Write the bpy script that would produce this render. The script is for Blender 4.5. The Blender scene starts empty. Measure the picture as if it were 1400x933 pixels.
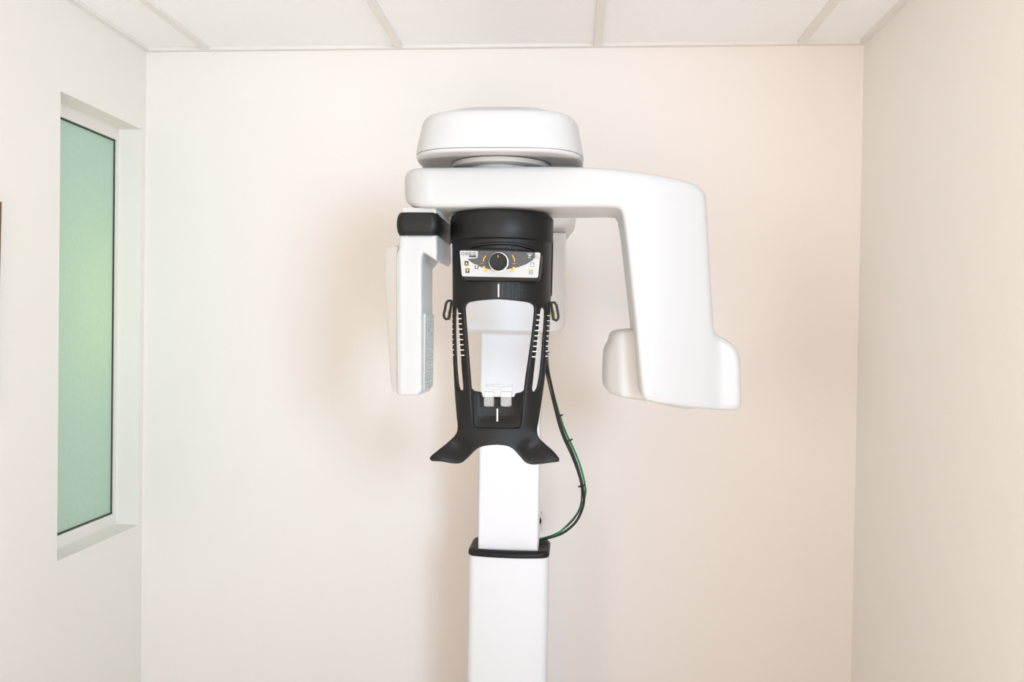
import bpy, bmesh, math, random
from mathutils import Vector, Matrix
from mathutils.geometry import delaunay_2d_cdt

random.seed(4)
SC = bpy.context.scene
COL = SC.collection

# ------------------------------------------------------------------ camera
F_PX = 1120.0
YAW, PITCH, ROLL = 0.0721, -0.0128, 0.0150
CAM = Vector((0.0, -2.5323, 1.55))
XL, XR = -1.3652, 0.8606
ZC = 1.55 + 0.8715            # ceiling height
r0 = Vector((math.cos(YAW), math.sin(YAW), 0))
f0 = Vector((-math.sin(YAW), math.cos(YAW), 0))
zz = Vector((0, 0, 1))
FWD = f0 * math.cos(PITCH) + zz * math.sin(PITCH)
up1 = zz * math.cos(PITCH) - f0 * math.sin(PITCH)
RGT = r0 * math.cos(ROLL) + up1 * math.sin(ROLL)
UPV = up1 * math.cos(ROLL) - r0 * math.sin(ROLL)

cd = bpy.data.cameras.new('camera')
cam = bpy.data.objects.new('camera', cd)
COL.objects.link(cam)
M = Matrix((RGT, UPV, -FWD)).transposed().to_4x4()
M.translation = CAM
cam.matrix_world = M
cd.sensor_width = 36.0
cd.lens = F_PX / 1400.0 * 36.0
cd.clip_start = 0.02
SC.camera = cam


def ray(px, py):
    return FWD + RGT * ((px - 700.0) / F_PX) - UPV * ((py - 466.5) / F_PX)


def at(px, py, Y):
    """where the sight line through a photo point meets the upright plane y = Y"""
    d = ray(px, py)
    return CAM + d * ((Y - CAM.y) / d.y)


def at_x(px, py, X):
    d = ray(px, py)
    return CAM + d * ((X - CAM.x) / d.x)


# ------------------------------------------------------------------ materials
def srgb(r, g, b):
    def f(c):
        c /= 255.0
        return c / 12.92 if c <= 0.04045 else ((c + 0.055) / 1.055) ** 2.4
    return (f(r), f(g), f(b), 1.0)


def mat(name, col, rough=0.5, metal=0.0, noise=0.0, nscale=30.0, bump=0.0, bscale=200.0, spec=0.5,
        coat=0.0, trans=0.0, ior=1.45):
    m = bpy.data.materials.new(name)
    m.use_nodes = True
    nt = m.node_tree
    b = nt.nodes['Principled BSDF']
    b.inputs['Base Color'].default_value = col
    b.inputs['Roughness'].default_value = rough
    b.inputs['Metallic'].default_value = metal
    b.inputs['Specular IOR Level'].default_value = spec
    b.inputs['Coat Weight'].default_value = coat
    b.inputs['Transmission Weight'].default_value = trans
    b.inputs['IOR'].default_value = ior
    tc = nt.nodes.new('ShaderNodeTexCoord')
    if noise:
        n = nt.nodes.new('ShaderNodeTexNoise')
        n.inputs['Scale'].default_value = nscale
        n.inputs['Detail'].default_value = 4
        nt.links.new(tc.outputs['Object'], n.inputs['Vector'])
        mx = nt.nodes.new('ShaderNodeMix')
        mx.data_type = 'RGBA'
        c2 = tuple(c * (1 - noise) for c in col[:3]) + (1,)
        mx.inputs[6].default_value = c2
        mx.inputs[7].default_value = col
        nt.links.new(n.outputs['Fac'], mx.inputs[0])
        nt.links.new(mx.outputs[2], b.inputs['Base Color'])
    if bump:
        n = nt.nodes.new('ShaderNodeTexNoise')
        n.inputs['Scale'].default_value = bscale
        n.inputs['Detail'].default_value = 3
        nt.links.new(tc.outputs['Object'], n.inputs['Vector'])
        bp = nt.nodes.new('ShaderNodeBump')
        bp.inputs['Strength'].default_value = bump
        bp.inputs['Distance'].default_value = 0.002
        nt.links.new(n.outputs['Fac'], bp.inputs['Height'])
        nt.links.new(bp.outputs['Normal'], b.inputs['Normal'])
    return m


M_wall = mat('cream_wall_paint', (0.86, 0.82, 0.785, 1), 0.75, noise=0.02, nscale=3, bump=0.12, bscale=160, spec=0.25)
M_ceil = mat('white_ceiling_tile', (0.95, 0.95, 0.955, 1), 0.9, noise=0.03, nscale=60, bump=0.15, bscale=220, spec=0.1)
M_tee = mat('grid_metal_paint', (0.80, 0.77, 0.74, 1), 0.5)
M_floor = mat('grey_vinyl_floor', (0.55, 0.52, 0.48, 1), 0.45, noise=0.08, nscale=40)
M_frame = mat('window_paint', (0.84, 0.79, 0.76, 1), 0.5, noise=0.02)
M_gask = mat('dark_gasket', (0.05, 0.06, 0.045, 1), 0.7)
M_white = mat('white_enamel', (0.50, 0.495, 0.493, 1), 0.34, noise=0.01, nscale=8, spec=0.4, coat=0.1)
M_white2 = mat('white_plastic', (0.51, 0.495, 0.48, 1), 0.4, noise=0.01, nscale=8)
M_steel = mat('white_powder_coat', (0.75, 0.76, 0.79, 1), 0.4, noise=0.01, nscale=8, spec=0.4)
M_cream = mat('pale_cream_plastic', (0.70, 0.68, 0.66, 1), 0.5, noise=0.01, nscale=8)
M_greyp = mat('light_grey_plastic', (0.62, 0.61, 0.61, 1), 0.45, noise=0.02)
M_seam = mat('dark_seam', (0.16, 0.14, 0.13, 1), 0.8)  # dark seam line round the top housing
M_gloss = mat('satin_black_plastic', (0.008, 0.007, 0.007, 1), 0.46, noise=0.1, spec=0.35)
M_black = mat('matte_black', (0.02, 0.019, 0.019, 1), 0.55)
M_mark = mat('white_ink', (0.85, 0.85, 0.83, 1), 0.5)
M_yel = mat('amber_ink', (0.78, 0.38, 0.02, 1), 0.5)
M_or = mat('orange_ink', (0.55, 0.13, 0.03, 1), 0.5)
M_plate = mat('silver_panel_film', (0.46, 0.455, 0.445, 1), 0.35)
M_dgrey = mat('slate_panel_film', (0.075, 0.077, 0.082, 1), 0.25, coat=0.3)
M_blueg = mat('pale_blue_key', (0.24, 0.265, 0.29, 1), 0.35)
M_clear = mat('clear_acrylic', (0.93, 0.94, 0.95, 1), 0.1, trans=0.78, ior=1.4)
M_green = mat('green_cable_sheath', (0.004, 0.21, 0.08, 1), 0.4)
M_blackc = mat('black_cable_sheath', (0.014, 0.014, 0.016, 1), 0.4)
M_pad = mat('yellow_foam', (0.75, 0.55, 0.08, 1), 0.7)
M_wood = mat('brown_stained_wood', (0.20, 0.085, 0.04, 1), 0.45, noise=0.4, nscale=50)
M_paper = mat('off_white_paper', (0.8, 0.78, 0.72, 1), 0.8)


def carbon(name):
    m = mat(name, (0.008, 0.0075, 0.0075, 1), 0.36, spec=0.35)
    nt = m.node_tree
    b = nt.nodes['Principled BSDF']
    tc = nt.nodes.new('ShaderNodeTexCoord')
    mp = nt.nodes.new('ShaderNodeMapping')
    mp.inputs['Rotation'].default_value = (0, math.radians(45), 0)
    ck = nt.nodes.new('ShaderNodeTexVoronoi')
    ck.inputs['Scale'].default_value = 420
    ck.inputs['Randomness'].default_value = 0.1
    nt.links.new(tc.outputs['Object'], mp.inputs['Vector'])
    nt.links.new(mp.outputs['Vector'], ck.inputs['Vector'])
    bp = nt.nodes.new('ShaderNodeBump')
    bp.inputs['Strength'].default_value = 0.5
    bp.inputs['Distance'].default_value = 0.0012
    nt.links.new(ck.outputs['Distance'], bp.inputs['Height'])
    nt.links.new(bp.outputs['Normal'], b.inputs['Normal'])
    return m


M_carbon = carbon('grained_black_plastic')


# ------------------------------------------------------------------ object helpers
def obj(name, bm, m, parent=None, smooth=True, bevel=0.0, seg=3, ang=40, sharp=40):
    me = bpy.data.meshes.new(name)
    bmesh.ops.recalc_face_normals(bm, faces=bm.faces)
    for f in bm.faces:
        f.smooth = smooth
    bm.to_mesh(me)
    bm.free()
    me.materials.append(m)
    o = bpy.data.objects.new(name, me)
    COL.objects.link(o)
    if parent:
        o.parent = parent
        bpy.context.view_layer.update()
        o.matrix_parent_inverse = parent.matrix_world.inverted()
    if bevel:
        md = o.modifiers.new('bevel', 'BEVEL')
        md.width = bevel
        md.segments = seg
        md.limit_method = 'ANGLE'
        md.angle_limit = math.radians(ang)
        md.harden_normals = True
    elif smooth:
        me.set_sharp_from_angle(angle=math.radians(sharp))
    return o


def thing(name, label, cat, loc, group=None):
    o = bpy.data.objects.new(name, None)
    COL.objects.link(o)
    o.location = loc
    o.empty_display_size = 0.05
    o['label'] = label
    o['category'] = cat
    if group:
        o['group'] = group
    bpy.context.view_layer.update()
    return o


def tag(o, label, cat, group=None):
    o['label'] = label
    o['category'] = cat
    if group:
        o['group'] = group
    return o


def struct(o):
    o['kind'] = 'structure'
    return o


def add_box(bm, x0, x1, y0, y1, z0, z1):
    v = [bm.verts.new((x, y, z)) for x in (x0, x1) for y in (y0, y1) for z in (z0, z1)]
    for q in ((0, 1, 3, 2), (4, 6, 7, 5), (0, 4, 5, 1), (2, 3, 7, 6), (0, 2, 6, 4), (1, 5, 7, 3)):
        bm.faces.new([v[i] for i in q])


def box(x0, x1, y0, y1, z0, z1):
    bm = bmesh.new()
    add_box(bm, min(x0, x1), max(x0, x1), min(y0, y1), max(y0, y1), min(z0, z1), max(z0, z1))
    return bm


def loft(rings, cap=True, closed=True):
    bm = bmesh.new()
    vs = [[bm.verts.new(p) for p in r] for r in rings]
    n = len(vs[0])
    for a, b in zip(vs, vs[1:]):
        for i in range(n if closed else n - 1):
            j = (i + 1) % n
            bm.faces.new((a[i], a[j], b[j], b[i]))
    if cap:
        bm.faces.new(vs[0])
        bm.faces.new(vs[-1])
    return bm


def rrect(cx, cy, hx, hy, r, z, n=8, bow=0.0):
    """rounded rectangle ring in plan; bow pushes the front (-y) outward in the middle"""
    pts = []
    r = min(r, hx, hy)
    for k, (sx, sy) in enumerate(((1, 1), (-1, 1), (-1, -1), (1, -1))):
        for i in range(n + 1):
            a = math.radians(90 * k + 90 * i / n)
            x = sx * (hx - r) + r * math.cos(a)
            y = sy * (hy - r) + r * math.sin(a)
            pts.append((x, y))
    # extra points along the front so it can bow
    out = []
    for i, (x, y) in enumerate(pts):
        out.append((x, y))
        if i == 3 * (n + 1) - 1:
            x2 = pts[3 * (n + 1)][0]
            for t in range(1, 8):
                out.append((x + (x2 - x) * t / 8, y))
    return [(cx + x, cy + y - (bow * (1 - (x / hx) ** 2) if y < 0 else 0), z) for x, y in out]


def superell(cx, cy, a, b, n, z, N=72):
    out = []
    for i in range(N):
        t = 2 * math.pi * i / N
        c, s = math.cos(t), math.sin(t)
        out.append((cx + a * math.copysign(abs(c) ** (2 / n), c), cy + b * math.copysign(abs(s) ** (2 / n), s), z))
    return out


def prism(pts_px, Yf, Yb):
    """photo outline standing at depth Yf, carried straight back to Yb"""
    P = [at(x, y, Yf) for x, y in pts_px]
    return loft([[p for p in P], [Vector((p.x, Yb, p.z)) for p in P]])


def catmull(pts, step=0.01, closed=False):
    P = [Vector(p) for p in pts]
    out = []
    n = len(P)
    for i in range(n if closed else n - 1):
        if closed:
            a, b, c, d = P[(i - 1) % n], P[i], P[(i + 1) % n], P[(i + 2) % n]
        else:
            b, c = P[i], P[i + 1]
            a = P[i - 1] if i else b * 2 - c
            d = P[i + 2] if i + 2 < n else c * 2 - b
        k = max(1, int((c - b).length / step))
        for j in range(k):
            t = j / k
            out.append(0.5 * ((2 * b) + (c - a) * t + (2 * a - 5 * b + 4 * c - d) * t * t + (3 * b - a - 3 * c + d) * t ** 3))
    if not closed:
        out.append(P[-1])
    return out


def tube(path, r, seg=10, closed=False, bm=None):
    bm = bm or bmesh.new()
    n = len(path)
    rings = []
    up = Vector((0.123, 0.9, 0.31)).normalized()
    for i, p in enumerate(path):
        q = path[(i + 1) % n] if (closed or i + 1 < n) else p
        o = path[i - 1] if (closed or i) else p
        t = (q - o).normalized()
        s = t.cross(up)
        if s.length < 1e-4:
            s = t.orthogonal()
        s.normalize()
        w = s.cross(t).normalized()
        up = w
        rings.append([bm.verts.new(p + s * r * math.cos(2 * math.pi * k / seg) + w * r * math.sin(2 * math.pi * k / seg))
                      for k in range(seg)])
    for i in range(n if closed else n - 1):
        a, b = rings[i], rings[(i + 1) % n]
        for k in range(seg):
            j = (k + 1) % seg
            bm.faces.new((a[k], a[j], b[j], b[k]))
    if not closed:
        bm.faces.new(rings[0])
        bm.faces.new(rings[-1])
    return bm


# ---- rounded slab: an outline (with holes) meshed densely, front and back surfaces rounded off at every rim
def smooth_loop(pts, step):
    return [(p.x, p.y) for p in catmull([(x, y, 0) for x, y in pts], step, True)]


def resample(loop, step):
    out = []
    n = len(loop)
    for i in range(n):
        a, b = Vector(loop[i]), Vector(loop[(i + 1) % n])
        k = max(1, int((b - a).length / step))
        for j in range(k):
            out.append(tuple(a.lerp(b, j / k)))
    return out


def inside(p, loops):
    x, y = p
    c = False
    for L in loops:
        n = len(L)
        j = n - 1
        for i in range(n):
            xi, yi = L[i]
            xj, yj = L[j]
            if (yi > y) != (yj > y) and x < (xj - xi) * (y - yi) / (yj - yi) + xi:
                c = not c
            j = i
    return c


def dist(p, loops):
    best = 1e9
    px, py = p
    for L in loops:
        n = len(L)
        for i in range(n):
            ax, ay = L[i]
            bx, by = L[(i + 1) % n]
            dx, dy = bx - ax, by - ay
            q = dx * dx + dy * dy
            t = 0 if q == 0 else max(0, min(1, ((px - ax) * dx + (py - ay) * dy) / q))
            ex, ey = ax + t * dx - px, ay + t * dy - py
            d = ex * ex + ey * ey
            if d < best:
                best = d
    return math.sqrt(best)


def slab(loops, front, back, r, grid, step):
    """loops in photo units; front(p, e) / back(p, e) give the 3-D point for rim rounding fraction e in 0..1"""
    loops = [resample(L, step) for L in loops]
    verts, edges = [], []
    rim = []
    for L in loops:
        s = len(verts)
        verts += [Vector(p) for p in L]
        edges += [(s + i, s + (i + 1) % len(L)) for i in range(len(L))]
    pts = []
    for L in loops:
        n = len(L)
        for i in range(n):
            a, b = Vector(L[i - 1]), Vector(L[(i + 1) % n])
            t = (b - a)
            if t.length == 0:
                continue
            t.normalize()
            nn = Vector((-t.y, t.x))
            for k, fr in enumerate((0.08, 0.25, 0.55, 1.0)):
                for sg in (1, -1):
                    q = Vector(L[i]) + nn * sg * fr * r
                    if inside(q, loops) and dist(q, loops) > fr * r * 0.9:
                        pts.append(q)
    xs = [p[0] for L in loops for p in L]
    ys = [p[1] for L in loops for p in L]
    x = min(xs) + grid * 0.37
    while x < max(xs):
        y = min(ys) + grid * 0.41
        while y < max(ys):
            q = (x, y)
            if inside(q, loops) and dist(q, loops) > r * 1.25:
                pts.append(Vector(q))
            y += grid
        x += grid
    allv = verts + pts
    v2, e2, f2, *_ = delaunay_2d_cdt(allv, edges, [], 0, 1e-4)
    tris = []
    for f in f2:
        c = (sum(v2[i].x for i in f) / len(f), sum(v2[i].y for i in f) / len(f))
        if inside(c, loops):
            tris.append(f)
    used = sorted({i for f in tris for i in f})
    bm = bmesh.new()
    A, B = {}, {}
    for i in used:
        p = (v2[i].x, v2[i].y)
        d = dist(p, loops)
        t = max(0.0, 1 - d / r)
        e = 1 - math.sqrt(max(0.0, 1 - t * t))
        A[i] = bm.verts.new(front(p, e))
        B[i] = bm.verts.new(back(p, e))
    cnt = {}
    for f in tris:
        bm.faces.new([A[i] for i in f])
        bm.faces.new([B[i] for i in reversed(f)])
        for k in range(len(f)):
            a, b = f[k], f[(k + 1) % len(f)]
            cnt.setdefault((min(a, b), max(a, b)), []).append((a, b))
    for k, l in cnt.items():
        if len(l) == 1:
            a, b = l[0]
            bm.faces.new((A[b], A[a], B[a], B[b]))
    return bm


# ------------------------------------------------------------------ the room
YB = -2.9                         # how far the room runs back past the camera
WT = 0.16
wy0 = at_x(83, 124, XL).y         # window opening, near and far edge
wy1 = at_x(194, 178, XL).y
WZ0, WZ1 = 1.55 - 0.6372, 1.55 + 0.6191
YR = -2.3                         # the right wall ends here, cut short out of view to let the lamps in
RV = 0.075                        # reveal depth

bm = box(XL - WT, XR + WT, 0, WT, 0, ZC + 0.1)
struct(obj('wall_back', bm, M_wall, smooth=False))
bm = box(XR, XR + WT, YR, 0, 0, ZC + 0.1)
struct(obj('wall_right', bm, M_wall, smooth=False))
bm = bmesh.new()
add_box(bm, XL - WT, XL, YB, wy0, 0, ZC + 0.1)
add_box(bm, XL - WT, XL, wy1, 0, 0, ZC + 0.1)
add_box(bm, XL - WT, XL, wy0, wy1, 0, WZ0)
add_box(bm, XL - WT, XL, wy0, wy1, WZ1, ZC + 0.1)
struct(obj('wall_left', bm, M_wall, smooth=False))
struct(obj('floor', box(XL - WT, XR + 1.6, YB - 1.2, WT, -0.1, 0), M_floor, smooth=False))
struct(obj('ceiling', box(XL, XR, YB, 0, ZC + 0.008, ZC + 0.1), M_ceil, smooth=False))
n = 0
for tx in (-1.1605, -0.5464, 0.066, 0.6728):
    n += 1
    bm = bmesh.new()
    add_box(bm, tx - 0.012, tx + 0.012, YB, -0.02, ZC - 0.001, ZC + 0.0085)
    struct(obj('trim_%d' % n, bm, M_tee, smooth=False))
for ty in (-0.61 * 1.5, -0.61 * 3.5, -0.61 * 5.5):
    n += 1
    struct(obj('trim_%d' % n, box(XL + 0.02, XR - 0.02, ty - 0.012, ty + 0.012, ZC - 0.0005, ZC + 0.0085), M_tee, smooth=False))
for (a, b, c, d) in ((XL, XR, -0.018, 0), (XL, XL + 0.018, YB, -0.018), (XR - 0.018, XR, YR, -0.018)):
    n += 1
    struct(obj('trim_%d' % n, box(a, b, c, d, ZC - 0.002, ZC + 0.0085), M_tee, smooth=False))
# skirting out of frame at the floor
struct(obj('baseboard_back', box(XL, XR, -0.012, 0, 0, 0.1), M_frame, smooth=False, bevel=0.003))

# frosted window in the left wall
wx = XL - RV
win = bpy.data.objects.new('window_1', None)
COL.objects.link(win)
win.location = (wx, (wy0 + wy1) / 2, WZ0)
win['kind'] = 'structure'
bpy.context.view_layer.update()
fr = 0.036
bm = bmesh.new()
add_box(bm, wx - 0.045, wx, wy0, wy1, WZ1 - fr, WZ1)
add_box(bm, wx - 0.045, wx, wy0, wy1, WZ0, WZ0 + fr)
add_box(bm, wx - 0.045, wx, wy1 - 0.012, wy1, WZ0 + fr, WZ1 - fr)
add_box(bm, wx - 0.045, wx, wy0, wy0 + 0.012, WZ0 + fr, WZ1 - fr)
struct(obj('window_frame', bm, M_frame, win, smooth=False))
g0, g1, h0, h1 = wy0 + 0.012, wy1 - 0.012, WZ0 + fr, WZ1 - fr
gx = wx - 0.008
bm = bmesh.new()
for a in ((g0, g1, h0, h0 + 0.005), (g0, g1, h1 - 0.005, h1), (g0, g0 + 0.005, h0, h1), (g1 - 0.005, g1, h0, h1)):
    add_box(bm, gx - 0.002, gx + 0.003, *a)
struct(obj('window_gasket', bm, M_gask, win, smooth=False))


def frosted():
    m = bpy.data.materials.new('frosted_glass')
    m.use_nodes = True
    nt = m.node_tree
    nt.nodes.clear()
    out = nt.nodes.new('ShaderNodeOutputMaterial')
    tr = nt.nodes.new('ShaderNodeBsdfTranslucent')
    di = nt.nodes.new('ShaderNodeBsdfDiffuse')
    gl = nt.nodes.new('ShaderNodeBsdfGlossy')
    gl.inputs['Roughness'].default_value = 0.35
    tc = nt.nodes.new('ShaderNodeTexCoord')
    ns = nt.nodes.new('ShaderNodeTexNoise')
    ns.inputs['Scale'].default_value = 90
    ns.inputs['Detail'].default_value = 4
    rp = nt.nodes.new('ShaderNodeValToRGB')
    rp.color_ramp.elements[0].position = 0.3
    rp.color_ramp.elements[0].color = (0.58, 0.68, 0.62, 1)
    rp.color_ramp.elements[1].position = 0.7
    rp.color_ramp.elements[1].color = (0.615, 0.71, 0.65, 1)
    nt.links.new(tc.outputs['Object'], ns.inputs['Vector'])
    nt.links.new(ns.outputs['Fac'], rp.inputs['Fac'])
    for s in (tr, di):
        nt.links.new(rp.outputs['Color'], s.inputs['Color'])
    m1 = nt.nodes.new('ShaderNodeMixShader')
    m1.inputs[0].default_value = 0.35
    nt.links.new(tr.outputs[0], m1.inputs[1])
    nt.links.new(di.outputs[0], m1.inputs[2])
    m2 = nt.nodes.new('ShaderNodeMixShader')
    m2.inputs[0].default_value = 0.04
    nt.links.new(m1.outputs[0], m2.inputs[1])
    nt.links.new(gl.outputs[0], m2.inputs[2])
    nt.links.new(m2.outputs[0], out.inputs['Surface'])
    return m


struct(obj('window_pane', box(gx - 0.006, gx, g0, g1, h0, h1), frosted(), win, smooth=False))

# ------------------------------------------------------------------ picture frame at the left edge
pe = at_x(3.0, 276, XL + 0.02)
pf = thing('picture_frame', 'brown wooden frame edge hanging on the left wall near the window', 'picture frame',
           (XL, pe.y, pe.z))
bm = bmesh.new()
y1, y0, z1, z0 = pe.y, pe.y - 0.4, pe.z, pe.z - 0.5
w = 0.022
add_box(bm, XL + 0.001, XL + 0.02, y1 - w, y1, z0, z1)
add_box(bm, XL + 0.001, XL + 0.02, y0, y0 + w, z0, z1)
add_box(bm, XL + 0.001, XL + 0.02, y0 + w, y1 - w, z1 - w, z1)
add_box(bm, XL + 0.001, XL + 0.02, y0 + w, y1 - w, z0, z0 + w)
obj('frame_moulding', bm, M_wood, pf, smooth=False, bevel=0.002)
obj('picture_sheet', box(XL + 0.001, XL + 0.008, y0 + w, y1 - w, z0 + w, z1 - w), M_paper, pf, smooth=False)

pf.rotation_euler = (math.radians(-1.3), 0, 0)     # hangs a touch askew

# ------------------------------------------------------------------ the machine
YCF = -0.42                      # column front
cxl, cxr = at(638.5, 900, YCF).x, at(747.5, 900, YCF).x
ccx = (cxl + cxr) / 2
chx = (cxr - cxl) / 2
zcol = at(694, 760, YCF).z
mach = thing('panoramic_xray_machine',
             'white dental panoramic x-ray machine with black head support standing against the back wall',
             'x-ray machine', (ccx, YCF + 0.065, 0))
P = lambda n_, b_, m_, **k: obj(n_, b_, m_, mach, **k)

# lower column
CHY = 0.065
cy = YCF + CHY
rings = [rrect(ccx, cy, chx, CHY, 0.018, z, bow=0.012) for z in (0.03, zcol)]
P('column', loft(rings), M_steel)
P('base_plate', loft([rrect(ccx, cy, chx + 0.06, 0.12, 0.04, z) for z in (0.0, 0.03)]), M_greyp, bevel=0.005)
# black collar lip
zt = at(694, 744, YCF + 0.01).z
rings = [rrect(ccx, cy, chx + 0.001, CHY + 0.001, 0.018, zcol - 0.003, bow=0.014),
         rrect(ccx, cy, chx + 0.0025, CHY + 0.0025, 0.018, zcol + 0.001, bow=0.015),
         rrect(ccx, cy, chx + 0.002, CHY + 0.002, 0.018, zcol + 0.008, bow=0.014),
         rrect(ccx, cy, chx - 0.003, CHY - 0.001, 0.018, zcol + 0.0135, bow=0.011),
         rrect(ccx, cy, chx - 0.008, CHY - 0.005, 0.016, zcol + 0.0145, bow=0.006),
         rrect(ccx, cy, chx - 0.022, CHY - 0.012, 0.012, zcol + 0.010, bow=0.003)]
P('column_collar', loft(rings), M_gloss, sharp=50)['label'] = 'black collar lip on the column top'
# inner column
YIF = YCF + 0.008
ixl, ixr = at(655, 640, YIF).x, at(737, 640, YIF).x
icx, ihx = (ixl + ixr) / 2, (ixr - ixl) / 2
rings = [rrect(icx, YIF + 0.05, ihx, 0.05, 0.006, z, n=4) for z in (zcol - 0.05, 1.70)]
P('inner_column', loft(rings), M_steel)

# carriage behind the head support
YKF = -0.47
kx0, kx1 = at(632, 400, YKF).x, at(772.5, 400, YKF).x
kz0, kz1 = at(700, 455, YKF).z, at(765, 318, YKF).z
kcx, khx = (kx0 + kx1) / 2, (kx1 - kx0) / 2
outl = []
rr_ = 0.028
for (sx, sz, a0) in ((1, 1, 0), (-1, 1, 90), (-1, -1, 180), (1, -1, 270)):
    R = rr_ if sz < 0 else 0.004
    for i in range(7):
        a = math.radians(a0 + 90 * i / 6)
        outl.append((kcx + sx * (khx - R) + R * math.cos(a), (kz1 if sz > 0 else kz0) - sz * R + R * math.sin(a)))
rings = [[(kcx + (x - kcx) * s, y, z if s == 1 else z + (0.006 if z < (kz0 + kz1) / 2 else -0.002)) for x, z in outl]
         for s, y in ((0.97, YKF), (0.99, YKF + 0.003), (1, YKF + 0.012), (1, YKF + 0.17))]
P('carriage', loft(rings), M_steel, sharp=60)

# neck rising from the carriage and overhead arm reaching forward to the top housing
ZD0 = at(684, 207.5, -1.055).z     # underside rim of top housing
ZD1 = at(684, 161, -1.055).z
ZD2 = at(684, 148, -0.97).z
AX = at(684, 300, -0.90).x
AY = -0.90
nx1 = at(785.5, 297, YKF + 0.02).x
zn = at(785.5, 297, YKF + 0.02).z
rings = [rrect(kcx, YKF + 0.125, khx - 0.004, 0.105, 0.03, kz1 - 0.002),
         rrect((kcx - khx + nx1) / 2 + 0.004, YKF + 0.115, (nx1 - kcx + khx) / 2 - 0.004, 0.115, 0.03, zn - 0.01),
         rrect((kcx - khx + nx1) / 2 + 0.006, YKF + 0.110, (nx1 - kcx + khx) / 2, 0.12, 0.03, zn + 0.03),
         rrect((kcx - khx + nx1) / 2 + 0.006, YKF + 0.110, (nx1 - kcx + khx) / 2, 0.12, 0.03, ZD0 + 0.01)]
P('carriage_neck', loft(rings), M_greyp, sharp=60)
ax0, ax1 = AX - 0.12, AX + 0.12
rings = []
for t in range(9):
    y = AY + (YKF + 0.22 - AY) * t / 8
    s = 1.0 - 0.12 * math.sin(math.pi * t / 8)
    rings.append([(AX + (x - AX) * s, y, z) for x, z in (
        (ax0, ZD0 + 0.03), (ax0 + 0.02, ZD0 + 0.008), (ax1 - 0.02, ZD0 + 0.008), (ax1, ZD0 + 0.03),
        (ax1, ZD1 - 0.02), (ax1 - 0.02, ZD1 + 0.002), (ax0 + 0.02, ZD1 + 0.002), (ax0, ZD1 - 0.02))])
P('overhead_arm', loft(rings), M_white, sharp=60)

# top housing: squared-round dome
hw = (at(798, 218, AY).x - at(576.5, 218, AY).x) / 2
AXD = (at(798, 218, AY).x + at(576.5, 218, AY).x) / 2
hd = 0.157
S = [(0.60, ZD0 + 0.006), (0.93, ZD0 + 0.001), (0.975, ZD0 + 0.001), (0.99, ZD0 + 0.003), (0.996, ZD0 + 0.0055)]
T = [(0.996, ZD0 + 0.0085), (0.998, ZD0 + 0.014)]
HT = ZD1 - ZD0
for k in range(1, 8):
    T.append((0.998 - 0.05 * (k / 7) ** 1.3, ZD0 + 0.014 + (HT - 0.020) * k / 7))
for k in range(1, 9):
    a = math.pi / 2 * k / 8
    T.append((0.948 - 0.10 * (1 - math.cos(a)), ZD1 - 0.006 + 0.026 * math.sin(a)))
T += [(0.6, ZD2 - 0.004), (0.3, ZD2), (0.02, ZD2 + 0.001)]
nex = 3.6
hh = P('top_housing', loft([superell(AXD, AY, hw * s, hd * s, nex, z) for s, z in S + T]), M_white, sharp=50)
obj('seam_line', loft([superell(AXD, AY, hw * 0.9975, hd * 0.9975, nex, z) for z in (ZD0 + 0.0065, ZD0 + 0.0078)], cap=False),
    M_seam, hh)
zb_top = at(684, 228, -1.0).z
P('pivot_ring', loft([superell(AX, AY, r, r, 2, z) for r, z in ((0.07, zb_top - 0.03), (0.07, ZD0 - 0.005), (0.097, ZD0 - 0.005), (0.099, ZD0 - 0.004), (0.099, ZD0 + 0.004))]), M_white2, sharp=35)

# rotor: beam and drop arm in one shell
YRF = -1.00


def rotor_Y(px):
    y = YRF
    if px < 592:
        t = min(1.0, (592 - px) / 42.0)
        y += 0.075 * (1 - math.sqrt(max(0.0, 1 - t * t * 0.98)))
    if px > 800:
        t = (px - 800) / 170.0
        y += 0.055 * min(t, 1.05) ** 2
    if px > 976:
        k = min(1.0, (px - 976) / 6.0)
        y += 0.006 * k * k * (3 - 2 * k)
    return y


def rotor_T(px, py):
    t = 0.165
    if px < 592:
        k = min(1.0, (592 - px) / 42.0)
        t -= 0.10 * (1 - math.sqrt(max(0.0, 1 - k * k * 0.98)))
    if px > 800:
        t -= 0.02 * min(1, (px - 800) / 100)
    return t


rot_out = [(551.5, 252), (552, 242), (556, 234), (564, 229.5), (578, 228), (620, 227.5), (700, 226.5), (760, 226.3), (800, 227.5),
           (840, 230), (880, 235), (915, 241), (940, 247), (955, 253), (963, 261), (967, 274), (969.5, 320), (973, 385),
           (976.5, 440), (978, 452), (983, 459), (993, 464), (1003, 471), (1010, 481), (1013.5, 494), (1014.5, 525), (1015, 551), (1013, 559), (1005, 562), (985, 561.5), (960, 559.8), (925, 556), (895, 551), (882, 546), (877, 534),
           (873, 495), (868, 440), (862, 385), (856, 330), (851.5, 298), (848, 287), (840, 283.5), (800, 283), (720, 283.5), (640, 283.5),
           (590, 283), (568, 282), (556, 277), (552, 266)]


def rot_front(p, e):
    q = at(p[0], p[1], rotor_Y(p[0]))
    return Vector((q.x, q.y + 0.012 * e, q.z))


def rot_back(p, e):
    q = at(p[0], p[1], rotor_Y(p[0]))
    return Vector((q.x, q.y + rotor_T(*p) - 0.018 * e, q.z))


rot = P('rotor_arm', slab([smooth_loop(rot_out, 4)], rot_front, rot_back, 8, 8, 3.5), M_white, sharp=75)

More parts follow.
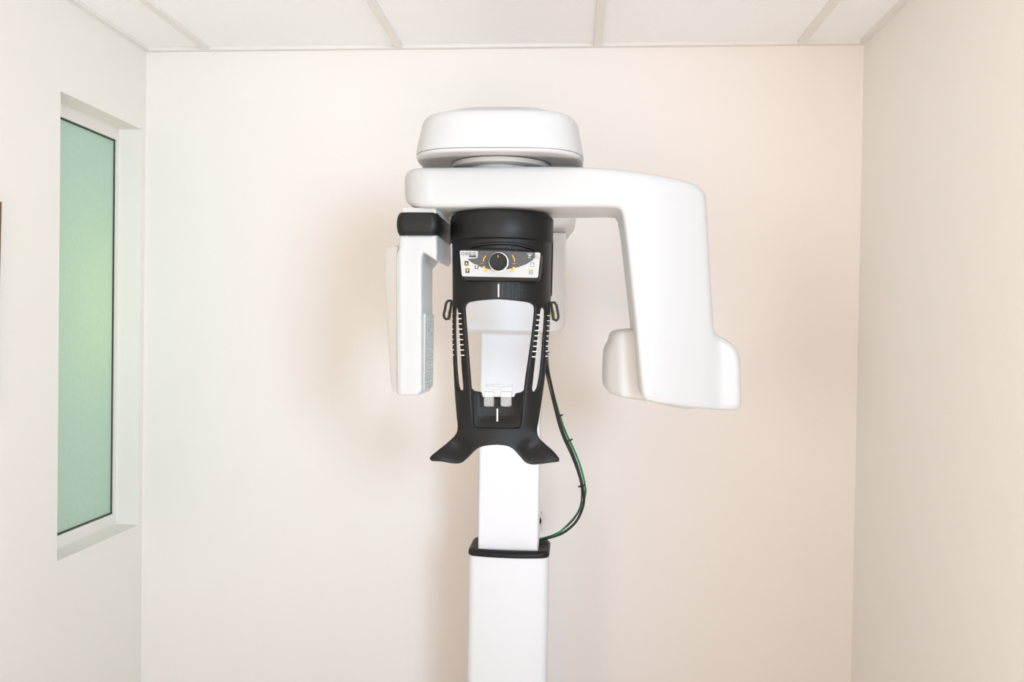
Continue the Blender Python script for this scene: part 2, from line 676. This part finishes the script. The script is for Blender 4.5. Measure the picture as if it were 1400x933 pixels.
# x-ray tube housing behind the foot of the drop arm
YT = -0.93
pts = [(846, 451), (866, 449), (900, 449), (960, 470), (960, 556), (880, 549), (842, 543), (831, 536), (827, 526), (827, 500),
       (829, 478), (835, 466), (838, 456)]


def tube_front(p, e):
    q = at(p[0], p[1], YT)
    lft = max(0, (850 - p[0]) / 25.0)
    return Vector((q.x, q.y + 0.02 * e + 0.035 * lft, q.z))


def tube_back(p, e):
    q = at(p[0], p[1], YT)
    return Vector((q.x, q.y + 0.15 - 0.02 * e, q.z))


P('tube_housing', slab([smooth_loop(pts, 3)], tube_front, tube_back, 7, 7, 3), M_white2, sharp=75)
for (sx, sy) in ((886, 551.5), (966, 561)):
    c = at(sx, sy, -0.93)
    P('cover_screw', loft([superell(c.x, c.y, r, r, 2, c.z + dz, 16) for r, dz in ((0.003, 0.002), (0.004, 0.004), (0.004, 0.016))]), M_greyp)

# sensor side ---------------------------------------------------------------
YS = -0.985
bx0, bx1 = at(544, 306, YS).x, at(597, 306, YS).x
bz1, bz0 = at(570, 290.5, YS).z, at(570, 321, YS).z
# white hanger plate between beam and band
P('sensor_hanger', loft([[(x, y, z) for x, y in ((bx0 + 0.006, YS + 0.004), (bx1 - 0.003, YS + 0.004), (bx1 + 0.004, YS + 0.03),
                                                (bx1 + 0.004, YS + 0.195), (bx0 + 0.006, YS + 0.195))]
                         for z in (bz1 - 0.004, bz1 + 0.010)]), M_white2, bevel=0.003)
# black band, gently barrel-shaped
rings = []
for k in range(9):
    t = k / 8
    z = bz0 + (bz1 - bz0) * t
    b = 0.0045 * math.sin(math.pi * t) ** 0.6 if 0 < t < 1 else 0
    rings.append(rrect((bx0 + bx1) / 2, YS + 0.098, (bx1 - bx0) / 2 + b, 0.098 + b, 0.016, z))
P('sensor_band', loft(rings), M_gloss, sharp=50)['label'] = 'black band around the sensor hanger'
# white sensor housing, upper head + tall slim body
sen_out = [(545, 321), (597, 321), (598, 346), (597, 357), (590, 353), (579, 346), (577, 352), (577, 534), (572, 541), (544, 541.5), (541, 538),
           (541, 350), (544, 340)]


def sen_front(p, e):
    q = at(p[0], p[1], YS + 0.004)
    lft = max(0.0, (550 - p[0]) / 10.0)
    return Vector((q.x, q.y + 0.008 * e + 0.004 * lft, q.z))


def sen_back(p, e):
    q = at(p[0], p[1], YS + 0.004)
    dep = 0.19 if p[1] < 350 else 0.19 - 0.065 * min(1, (p[1] - 350) / 12)
    return Vector((q.x, q.y + dep - 0.008 * e, q.z))


sen = P('sensor_housing', slab([resample(sen_out, 3)], sen_front, sen_back, 4, 6, 3), M_white, sharp=55)
# seam down the front
sl = [(556, 322), (556.5, 331), (553, 338), (546, 343), (543.5, 349), (543.5, 395), (544, 470), (545, 540)]
obj('seam_line', tube([at(x, y, YS + 0.0045) for x, y in sl], 0.0005, 6), M_greyp, sen)
# pale rear shell reaching out behind, left of the sensor
rs = [(516, 338), (522, 334), (541, 334), (548, 336), (548, 541), (534, 541), (528, 520), (521, 440), (517, 380)]


def rs_front(p, e):
    q = at(p[0], p[1], YS + 0.05)
    return Vector((q.x, q.y + 0.02 * e + max(0, (541 - p[0]) / 25.0) * 0.05, q.z))


def rs_back(p, e):
    q = at(p[0], p[1], YS + 0.05)
    return Vector((q.x, q.y + 0.13 - 0.01 * e, q.z))


P('sensor_rear_shell', slab([resample(rs, 3)], rs_front, rs_back, 6, 6, 3), M_cream, sharp=70)
# vent grille on the inner side face
fx = at(577, 480, YS + 0.004).x
gz1, gz0 = at(577, 430, YS + 0.03).z, at(577, 531, YS + 0.03).z
gy0, gy1 = YS + 0.022, YS + 0.115
bm = bmesh.new()
add_box(bm, fx - 0.002, fx + 0.0012, gy0, gy1, gz0, gz1)
gb = obj('vent_grille', bm, M_greyp, sen, smooth=False)
bm = bmesh.new()
NS = 22
for i in range(NS + 1):
    z = gz0 + (gz1 - gz0) * i / NS
    add_box(bm, fx - 0.002, fx + 0.003, gy0, gy1, z - 0.0016, z + 0.0016)
for j in range(5):
    y = gy0 + (gy1 - gy0) * j / 4
    add_box(bm, fx - 0.002, fx + 0.0032, y - 0.0015, y + 0.0015, gz0, gz1)
obj('vent_slats', bm, M_white2, sen, smooth=False)

# head support ---------------------------------------------------------------
RC = (at(756.5, 310, AY).x - at(616.5, 310, AY).x) / 2
HX = (at(756.5, 310, AY).x + at(616.5, 310, AY).x) / 2
zr1, zr0 = at(685, 288.5, AY - RC).z, at(685, 326, AY - RC).z
prof = [(RC - 0.012, zr1 + 0.004), (RC - 0.004, zr1 + 0.002), (RC, zr1 - 0.003), (RC, zr0 + 0.003), (RC - 0.001, zr0 + 0.001), (RC - 0.004, zr0)]
P('support_collar', loft([superell(HX, AY, r, r, 2, z, 96) for r, z in prof]), M_gloss, sharp=50)
RB = RC - 0.0035
zh0 = at(685, 400, AY - RB).z
P('support_hub', loft([superell(HX, AY, r, r, 2, z, 64) for r, z in ((RB - 0.016, zr0 + 0.005), (RB - 0.016, zh0), (RB - 0.03, zh0 - 0.004))]), M_black)


def sm(a, b, x):
    t = max(0.0, min(1.0, (x - a) / (b - a)))
    return t * t * (3 - 2 * t)


def sup_Y(dx, py):
    """plan curve of the support: round on top, opening out into two forward wings at the foot"""
    w_ = sm(560, 634, py)
    a = RB * 1.01 + 0.075 * w_
    b = RB * (1 - 0.10 * sm(420, 540, py)) + 0.018 * w_
    t = min(1.0, abs(dx) / a)
    y = AY - b * math.sqrt(max(0.0, 1 - t * t))
    # thumb hollows in the wings
    g = math.exp(-((abs(dx) - 0.068) / 0.022) ** 2) * math.exp(-((py - 612) / 13.0) ** 2)
    y += 0.014 * g
    y -= 0.020 * sm(0.062, 0.13, abs(dx)) * sm(595, 630, py)
    return y


def sup_pt(px, py):
    lo, hi = AY - RB - 0.08, AY + 0.004      # walk back along the sight line until it meets the shell
    for _ in range(22):
        y = (lo + hi) / 2
        if y < sup_Y(at(px, py, y).x - HX, py):
            lo = y
        else:
            hi = y
    return at(px, py, (lo + hi) / 2)


ST = 0.0075


def sup_n(q, py):
    h = 0.002
    dx = q.x - HX
    s = (sup_Y(dx + h, py) - sup_Y(dx - h, py)) / (2 * h)
    s = max(-2.2, min(2.2, s))
    return Vector((s, -1, 0)).normalized()


def sup_front(p, e):
    q = sup_pt(*p)
    return q - sup_n(q, p[1]) * (ST * 0.45 * e)


def sup_back(p, e):
    q = sup_pt(*p)
    return q - sup_n(q, p[1]) * (ST - ST * 0.3 * e)


body = [(616.5, 327), (617.5, 324), (620.5, 323), (630, 323), (660, 323), (710, 323), (743, 323), (752.5, 323), (755.6, 324), (756.6, 327), (756.3, 340)] [::-1] + [(616.9, 340), (617.0, 360), (617.2, 400), (617, 440), (617.2, 470), (618.5, 505), (620.5, 540), (623, 570), (624.5, 584), (622, 594),
        (612, 605), (598, 616), (588, 624), (586.3, 629), (589, 631), (604, 632), (620, 634.5), (630, 633.5), (638, 627), (646, 618.5), (655, 612.5),
        (668, 609.6), (682, 609), (695, 611), (704, 616), (712, 625), (719, 633), (728, 636), (740, 635), (757, 633), (765.5, 631.5), (766, 628),
        (757, 617), (745, 607), (737.5, 599), (735.5, 588), (738, 574), (742.5, 545), (747, 512), (750.5, 478), (753.4, 440), (754.8, 400),
        (755.8, 360)]
hole = [(634, 424), (634.5, 419), (638, 414.5), (648, 412), (664, 410.3), (682, 409.6), (702, 411), (722, 413.6), (729.5, 416.5), (732.5, 421),
        (732, 432), (729, 458), (725, 485), (721, 510), (718, 532), (715.5, 555), (712.5, 580), (711, 583.5), (707, 585), (680, 585.5), (653, 584.5),
        (648.5, 583), (647, 579), (644.8, 555), (642.5, 527), (640, 497), (637.3, 465), (635.2, 440)]
slotL = [(620.6, 424), (622.6, 420), (624.6, 424), (626, 445), (628, 475), (630, 505), (631.8, 526), (631.6, 533.5), (628, 534), (625.2, 529), (622.8, 510),
         (621, 480), (620, 450)]
slotR = [(740.3, 425), (742.6, 421), (746.3, 423), (747, 430), (745.8, 452), (743.8, 478), (741.4, 503), (738, 524), (735, 533), (731.5, 536),
         (728.8, 533), (730, 520), (732.8, 495), (736, 465), (738.6, 440)]
loops = [smooth_loop(L, 2) for L in (body, hole, slotL, slotR)]
sup = P('head_support', slab(loops, sup_front, sup_back, 2.6, 4.5, 2.2), M_carbon, sharp=70)
sup['label'] = 'black open head support with forward wings at the foot'


def on_sup(x, y, out=0.0006):
    q = sup_pt(x, y)
    return q + sup_n(q, y) * out


def strip(bm, x0, y0, x1, y1, w, out=0.0006, n=4, vertical=False):
    a, b = [], []
    for i in range(n + 1):
        t = i / n
        x, y = x0 + (x1 - x0) * t, y0 + (y1 - y0) * t
        ox, oy = (w / 2, 0) if vertical else (0, w / 2)
        a.append(bm.verts.new(on_sup(x - ox, y - oy, out)))
        b.append(bm.verts.new(on_sup(x + ox, y + oy, out)))
    for i in range(n):
        bm.faces.new((a[i], a[i + 1], b[i + 1], b[i]))


for (xa0, xa1, ya, xb0, xb1, yb) in ((625.8, 630.6, 428.8, 629.6, 635.2, 486.0), (617.3, 619.6, 429, 618, 621.2, 485.6),
                                     (734, 739.0, 430.7, 727, 732.6, 488), (748, 751.8, 431.8, 745.2, 748.9, 487.3)):
    bm = bmesh.new()
    for i in range(9):
        t = i / 8
        strip(bm, xa0 + (xb0 - xa0) * t, ya + (yb - ya) * t, xa1 + (xb1 - xa1) * t, ya + (yb - ya) * t, 1.2)
    obj('scale_marks', bm, M_mark, sup)
bm = bmesh.new()
strip(bm, 681.6, 388.5, 681.6, 406.5, 1.7, vertical=True)
obj('centre_line', bm, M_mark, sup)
bm = bmesh.new()
strip(bm, 685, 397, 735, 397.2, 0.5, n=24)
obj('seam_line', bm, M_black, sup)

# chin tray set into the foot of the opening
tray = [(641.5, 529), (648, 535), (657.5, 537), (659.5, 543.5), (702.5, 543.5), (704.5, 538.5), (712, 537), (718.5, 531), (715.5, 560),
        (713, 588), (700, 589), (660, 588.5), (647, 587), (644.5, 560)]


def tray_Y(p):
    c = (p[0] - 680) / 36.0
    v = sm(588, 565, p[1])
    return sup_Y(0, 575) + 0.012 + 0.014 * v * (1 - 0.8 * min(1, abs(c)) ** 4)


def tray_front(p, e):
    q = at(p[0], p[1], tray_Y(p))
    return Vector((q.x, q.y + 0.004 * e, q.z))


def tray_back(p, e):
    q = at(p[0], p[1], tray_Y(p))
    return Vector((q.x, q.y + 0.016 - 0.003 * e, q.z))


obj('chin_tray', slab([resample(tray, 2)], tray_front, tray_back, 2.5, 4, 2), M_carbon, sup, sharp=70)
bm = bmesh.new()
v = [bm.verts.new(Vector((0, -0.0012, 0)) + at(x, y, tray_Y((x, y)))) for x, y in ((679, 559), (681, 559), (681, 576.5), (679, 576.5))]
bm.faces.new(v)
obj('centre_line', bm, M_mark, sup)

# clear chin rest
ty = tray_Y((680, 545))
cr = bmesh.new()


def pbox(bm, x0, x1, y0, y1, Yf, Yb):
    a, b = at(x0, y0, Yf), at(x1, y1, Yf)
    add_box(bm, a.x, b.x, Yf, Yb, b.z, a.z)


pbox(cr, 664, 700, 525.5, 543, ty - 0.004, ty + 0.004)
pbox(cr, 664, 700, 525.5, 529.5, ty - 0.016, ty - 0.0045)
obj('chin_rest_plate', cr, M_clear, sup, smooth=True, bevel=0.0012, seg=2)
for x0, x1 in ((661.5, 675), (684.5, 699)):
    cr = bmesh.new()
    pbox(cr, x0, x1, 535.5, 556.5, ty - 0.026, ty - 0.0165)
    obj('chin_rest_prong', cr, M_clear, sup, bevel=0.003, seg=3)
cr = bmesh.new()
pbox(cr, 675.3, 684.2, 533, 543, ty - 0.022, ty - 0.0165)
obj('chin_rest_bridge', cr, M_clear, sup, bevel=0.0012, seg=2)

# temple clips
for pts, pad in (([(617, 411.5), (613, 411.5), (610.3, 414), (608.2, 424), (606.8, 432), (609.5, 436.5), (613.5, 436), (615.2, 427), (616.6, 418)],
                  [(615.5, 424), (613.6, 437)]),
                 ([(754, 413.8), (757.5, 413.8), (760.4, 417), (762.2, 425), (763.4, 434), (760.8, 438.6), (757, 437), (755.6, 428), (754.4, 420)],
                  [(755.2, 424), (757.2, 438)])):
    path = catmull([at(x, y, AY - 0.012) for x, y in pts], 0.003, True)
    obj('temple_clip', tube(path, 0.0026, 8, True), M_black, sup)
    q = [at(x, y, AY + 0.004) for x, y in pad]
    obj('clip_pad', tube([q[0], q[0].lerp(q[1], 0.5), q[1]], 0.004, 8), M_pad, sup)

# control panel ---------------------------------------------------------------
YP = AY - RB - 0.012
hous = [(627, 342.5), (629, 340), (640, 339), (684, 339), (725, 342), (738, 345), (740.5, 348), (739, 368), (737, 382), (733, 385), (684, 385), (635, 384),
        (631, 381), (628.5, 360)]
panel = None


def pn_front(p, e):
    q = at(p[0], p[1], YP)
    return Vector((q.x, q.y + 0.008 * e, q.z))


def pn_back(p, e):
    q = at(p[0], p[1], YP)
    return Vector((q.x, q.y + 0.075, q.z))


panel = P('control_panel', slab([resample(hous, 2)], pn_front, pn_back, 3.5, 5, 2), M_carbon, sharp=70)
panel['label'] = 'control panel with a black knob and amber arrows'
# arched brow above the panel
brow = [on_sup(x, y, 0.0) for x, y in ((640, 340), (655, 335.5), (684, 333), (710, 335), (730, 341))]
obj('panel_brow', tube(catmull(brow, 0.004), 0.0035, 8), M_carbon, panel)


def flat(name, polys, m, layer, parent=panel):
    bm = bmesh.new()
    for pl in polys:
        y = YP - 0.0004 - 0.0003 * layer
        bm.faces.new([bm.verts.new(at(x, yy, y)) for x, yy in pl])
    # give the film a real thickness
    r = bmesh.ops.extrude_face_region(bm, geom=bm.faces[:])
    for v in r['geom']:
        if isinstance(v, bmesh.types.BMVert):
            v.co.y -= 0.00025
    return obj(name, bm, m, parent, smooth=False)


def rpoly(pts, r=1.6, n=5):
    out = []
    N = len(pts)
    for i in range(N):
        a, b, c = Vector(pts[i - 1]), Vector(pts[i]), Vector(pts[(i + 1) % N])
        u, w_ = (a - b).normalized(), (c - b).normalized()
        p0, p1 = b + u * r, b + w_ * r
        for k in range(n + 1):
            t = k / n
            q = p0 * (1 - t) ** 2 + b * 2 * t * (1 - t) + p1 * t * t
            out.append((q.x, q.y))
    return out


def disc(cx, cy, r, n=20):
    return [(cx + r * math.cos(2 * math.pi * i / n), cy + r * math.sin(2 * math.pi * i / n)) for i in range(n)]


def arcband(pts, w):
    L, R = [], []
    for i, p in enumerate(pts):
        a, b = Vector(pts[max(0, i - 1)]), Vector(pts[min(len(pts) - 1, i + 1)])
        t = (b - a).normalized()
        nn = Vector((-t.y, t.x)) * w / 2
        L.append(tuple(Vector(p) + nn))
        R.append(tuple(Vector(p) - nn))
    return L + R[::-1]


flat('panel_face', [rpoly([(628.4, 342.8), (739, 345.6), (735.6, 380), (631.6, 378)], 2.6)], M_plate, 0)
dark = [(653.4, 342.8), (655, 342.9), (690, 343.5), (731.5, 345.3), (731.6, 352), (728, 356), (720, 361.2), (709, 365.4), (694, 368.2), (681, 369), (668, 368),
        (657, 365.2), (646, 359.8), (639, 354.3), (651.5, 353.2), (653.3, 351.6)]
flat('panel_window', [dark], M_dgrey, 1)
for sqx, sqy, up, mk, mt in ((637.9, 360.2, 1, M_black, M_yel), (639.1, 370.4, 0, M_black, M_yel), (727.8, 361.7, 1, M_blueg, M_mark),
                             (725.9, 372, 0, M_blueg, M_yel)):
    flat('arrow_key', [[(sqx - 2.7, sqy - 3.0), (sqx + 2.7, sqy - 3.0), (sqx + 2.7, sqy + 3.0), (sqx - 2.7, sqy + 3.0)]], mk, 2)
    s = 1 if up else -1
    flat('arrow_icon', [[(sqx - 1.9, sqy + 1.8 * s), (sqx, sqy - 2.1 * s), (sqx + 1.9, sqy + 1.8 * s)]], mt, 3)
flat('head_icon', [disc(651.6, 365.2, 3.1)], M_plate, 2)
flat('head_icon_line', [arcband([(651.6 + 2.2 * math.cos(a), 365.2 + 2.5 * math.sin(a)) for a in [math.radians(-50 + 280 * k / 14) for k in range(15)]], 1.1)],
     M_black, 3)
flat('amber_arc', [arcband([(664, 349.8), (662.5, 352), (661.3, 354.6), (660.8, 357.4)], 1.2)], M_yel, 3)
flat('amber_arc', [arcband([(700.2, 349), (702, 351.4), (703.2, 354.4), (703.6, 357.8)], 1.2)], M_yel, 3)
flat('amber_arrow', [[(660, 364.2), (662.4, 364), (664, 367.2), (666, 368.6), (666.6, 371.8), (661.8, 371.4), (662.4, 369.4), (661, 367)]], M_yel, 3)
flat('amber_arrow', [[(703.8, 365), (701.4, 364.8), (699.8, 367.8), (697.8, 369.2), (697.4, 372), (702, 372), (701.8, 370.2), (703, 368)]], M_yel, 3)
flat('cross_icon', [[(657.6, 359.6), (661.2, 360.2), (657.8, 361.2)]], M_or, 3)
flat('cross_icon', [[(698.8, 360), (706.6, 360), (703.6, 361.2), (703.2, 363), (702.2, 361.2)]], M_or, 3)
flat('symbol_mark', [[(720.4, 346.6), (728.4, 346.9), (728.4, 347.7), (720.4, 347.4)], [(721.5, 348.6), (727, 348.8), (724.2, 351.2)],
                     [(722, 352.0), (725.5, 352.1), (725.5, 353), (722, 352.9)]], M_plate, 2)
flat('warning_triangle', [arcband([(731.8, 353.2), (734.2, 348), (736.6, 353.4), (731.8, 353.2)], 0.6), [(733.9, 349.8), (734.5, 349.8), (734.5, 352.2), (733.9, 352.2)]],
     M_blueg, 2)
flat('label_bar', [[(641.4, 349.6), (650.9, 349.8), (650.9, 351.9), (641.4, 351.7)]], M_black, 2)


def text_mesh(name, s, x0, y0, width_px, height_px, m, layer):
    cu = bpy.data.curves.new(name, 'FONT')
    cu.body = s
    cu.size = 1
    cu.offset = 0.008
    to = bpy.data.objects.new(name, cu)
    COL.objects.link(to)
    dg = bpy.context.evaluated_depsgraph_get()
    me = bpy.data.meshes.new_from_object(to.evaluated_get(dg))
    COL.objects.unlink(to)
    bpy.data.objects.remove(to)
    xs = [v.co.x for v in me.vertices]
    ys = [v.co.y for v in me.vertices]
    y = YP - 0.0004 - 0.0003 * layer
    for v in me.vertices:
        u = (v.co.x - min(xs)) / (max(xs) - min(xs))
        w_ = (v.co.y - min(ys)) / (max(ys) - min(ys))
        v.co = at(x0 + u * width_px, y0 - w_ * height_px + 0.018 * u * width_px, y)
    me.materials.append(m)
    o = bpy.data.objects.new(name, me)
    COL.objects.link(o)
    o.parent = panel
    o.matrix_parent_inverse = panel.matrix_world.inverted()
    return o


text_mesh('model_lettering', 'CS 8100 3D', 630.4, 349.2, 20.4, 4.7, M_black, 2)
kc = at(682, 358.8, YP)
rk = (at(693.8, 358.8, YP - 0.02).x - at(682, 358.8, YP - 0.02).x)
bm = bmesh.new()


def ycyl(c, prof, n=40):
    return loft([[(c.x + r * math.cos(2 * math.pi * i / n), y, c.z + r * math.sin(2 * math.pi * i / n)) for i in range(n)] for r, y in prof])


obj('knob_ring', ycyl(kc, [(rk * 1.16, YP), (rk * 1.16, YP - 0.003), (rk * 1.05, YP - 0.004)]), M_greyp, panel)
kn = obj('knob', ycyl(kc, [(rk * 1.02, YP - 0.003), (rk * 1.02, YP - 0.016), (rk * 0.97, YP - 0.0185), (rk * 0.9, YP - 0.020), (rk * 0.5, YP - 0.0195)]), M_gloss, panel, sharp=50)
kt = at(681, 350.5, YP - 0.0205)
obj('knob_pointer', box(kt.x - 0.0006, kt.x + 0.0006, kt.y - 0.0004, kt.y + 0.002, kt.z - 0.002, kt.z + 0.002), M_yel, panel, smooth=False)

# ------------------------------------------------------------------ cables beside the column
cb = thing('cable_bundle', 'looped bundle of green and black cables tied beside the white column', 'cables', at(738, 738, -0.33))


def cable(name, pts, r, m):
    return obj(name, tube(catmull([at(x, y, Y) for x, y, Y in pts], 0.008), r, 10), m, cb)


cable('cable', [(747.5, 457, -0.33), (746.6, 478, -0.335), (747.5, 500, -0.34), (753, 524, -0.345), (759.5, 553, -0.35), (764.5, 575, -0.345), (771.5, 596, -0.34),
                (781, 616, -0.335), (790, 640, -0.33), (796, 664, -0.33), (798, 688, -0.32), (789, 711.5, -0.315), (773, 727, -0.315), (757, 734, -0.315),
                (738.2, 738.5, -0.31)], 0.0036, M_blackc)['label'] = 'thick black cable'
cable('cable', [(748.5, 457, -0.32), (748, 478, -0.325), (749.5, 503, -0.33), (754.5, 530, -0.33), (761.5, 556, -0.335), (767, 574, -0.335), (774.5, 594, -0.33),
                (785, 616, -0.325), (793.5, 638, -0.325), (799, 660, -0.325), (800, 678, -0.32), (789, 703, -0.32), (767, 726.5, -0.325), (750, 734.5, -0.325),
                (738.2, 737, -0.325)], 0.0028, M_green)['label'] = 'green cable'
cable('cable', [(746.5, 457, -0.33), (744.5, 480, -0.33), (746, 505, -0.33), (750.5, 527, -0.33), (757.5, 556, -0.335), (763.5, 580, -0.335), (770.5, 600, -0.335),
                (781.5, 624, -0.335), (790.5, 648, -0.33), (795, 668, -0.33), (794, 690, -0.325), (784, 711, -0.325), (764, 728, -0.325), (738.2, 739, -0.33)],
      0.0020, M_blackc)['label'] = 'thin black cable'
for x, y, Y, dx, dy in ((746.5, 483, -0.335, -6, 2), (765, 569, -0.343, 1.5, 0.5), (777, 603.2, -0.336, 5.5, -2.5), (796, 664.5, -0.33, -5.5, 1.2)):
    c = at(x, y, Y)
    d = Vector((0.35, 0, -0.94))
    t1 = d.orthogonal().normalized()
    t2 = d.cross(t1)
    loop = [c + (t1 * math.cos(a) + t2 * math.sin(a)) * 0.0085 for a in [2 * math.pi * k / 16 for k in range(16)]]
    b_ = tube(loop, 0.0018, 6, True)
    e_ = at(x + dx, y + dy, Y - 0.005)
    tube([c.lerp(e_, 0.5), c.lerp(e_, 0.75), e_], 0.0022, 6, False, b_)
    obj('cable_tie', b_, M_black, cb)
c = at(742, 484, -0.345)
obj('tie_tail', tube([at(738.5, 473.5, -0.345), at(740.5, 479, -0.345), at(743, 484, -0.345)], 0.0011, 6), M_black, cb)

# wall bracket plate behind the column
p0, p1 = at(741.5, 701, -0.014), at(741.5, 727, -0.014)
wp = thing('wall_plate', 'small pale wall plate with a dark plug peeking out right of the white column', 'wall plate', (p0.x - 0.05, -0.007, p1.z))
obj('plate', box(p0.x - 0.09, p0.x, -0.014, 0.0, p1.z, p0.z), M_cream, wp, smooth=True, bevel=0.003)
pc = at(736.2, 713.5, -0.03)
obj('plug', ycyl(Vector((pc.x, 0, pc.z)), [(0.009, -0.014), (0.009, -0.03), (0.006, -0.033)]), M_black, wp)

# ------------------------------------------------------------------ light
def area(name, loc, target, sx, sy, power, col, spread=180):
    l = bpy.data.lights.new(name, 'AREA')
    l.shape = 'RECTANGLE'
    l.size, l.size_y = sx, sy
    l.energy = power
    l.color = col
    l.spread = math.radians(spread)
    o = bpy.data.objects.new(name, l)
    COL.objects.link(o)
    o.location = loc
    o.rotation_euler = (Vector(target) - Vector(loc)).to_track_quat('-Z', 'Y').to_euler()
    return o


area('flash_softbox', (1.3, -4.2, 2.0), (-0.5, 0, 1.35), 0.7, 0.7, 14.0, (0.52, 0.68, 0.90), 70)
area('cool_fill', (2.2, -4.5, 1.6), (-0.8, 0, 1.6), 1.5, 1.5, 14.5, (0.520, 0.950, 1.000), 90)  # added cool fill from the right rear, no window stands there
area('left_fill', (-3.0, -6.0, 1.8), (0.86, 0, 1.7), 2, 2, 14, (0.92, 0.97, 1.0), 60)  # added broad fill from the left rear, near neutral in colour
area('uplight_fill', (-0.25, -1.5, 0.05), (-0.25, -1.5, ZC), 1.8, 1.0, 8.2, (1.000, 0.960, 0.900), 100)  # added upward fill lamp at floor level to brighten the ceiling
area('low_front_fill', (0.3, -4.5, 0.7), (-0.15, -0.4, ZC + 0.1), 1.6, 0.8, 8.8, (1.000, 0.930, 0.920), 75)  # added low fill from behind the camera, aimed up at the ceiling
area('ceiling_lamp', (-0.25, -1.9, ZC - 0.01), (-0.25, -1.9, 0), 0.58, 1.15, 3.2, (1.000, 0.970, 0.930))
area('daylight', (XL - 0.75, (wy0 + wy1) / 2, 1.6), (XL, (wy0 + wy1) / 2, 1.55), 0.7, 1.6, 9.4, (0.400, 0.864, 1.000))
area('garden_glow', (XL - 0.35, wy1 - 0.05, 1.62), (XL, wy1 - 0.1, 1.62), 0.1, 0.4, 0.7, (1.000, 0.800, 0.000))

wd = bpy.data.worlds.new('room_light')
SC.world = wd
wd.use_nodes = True
bg = wd.node_tree.nodes['Background']
bg.inputs['Color'].default_value = (1.0, 0.69, 0.45, 1)
bg.inputs['Strength'].default_value = 1.13

SC.view_settings.view_transform = 'Standard'
SC.view_settings.look = 'None'
SC.view_settings.exposure = -0.17
SC.view_settings.gamma = 1.0
SC.view_settings.use_curve_mapping = False
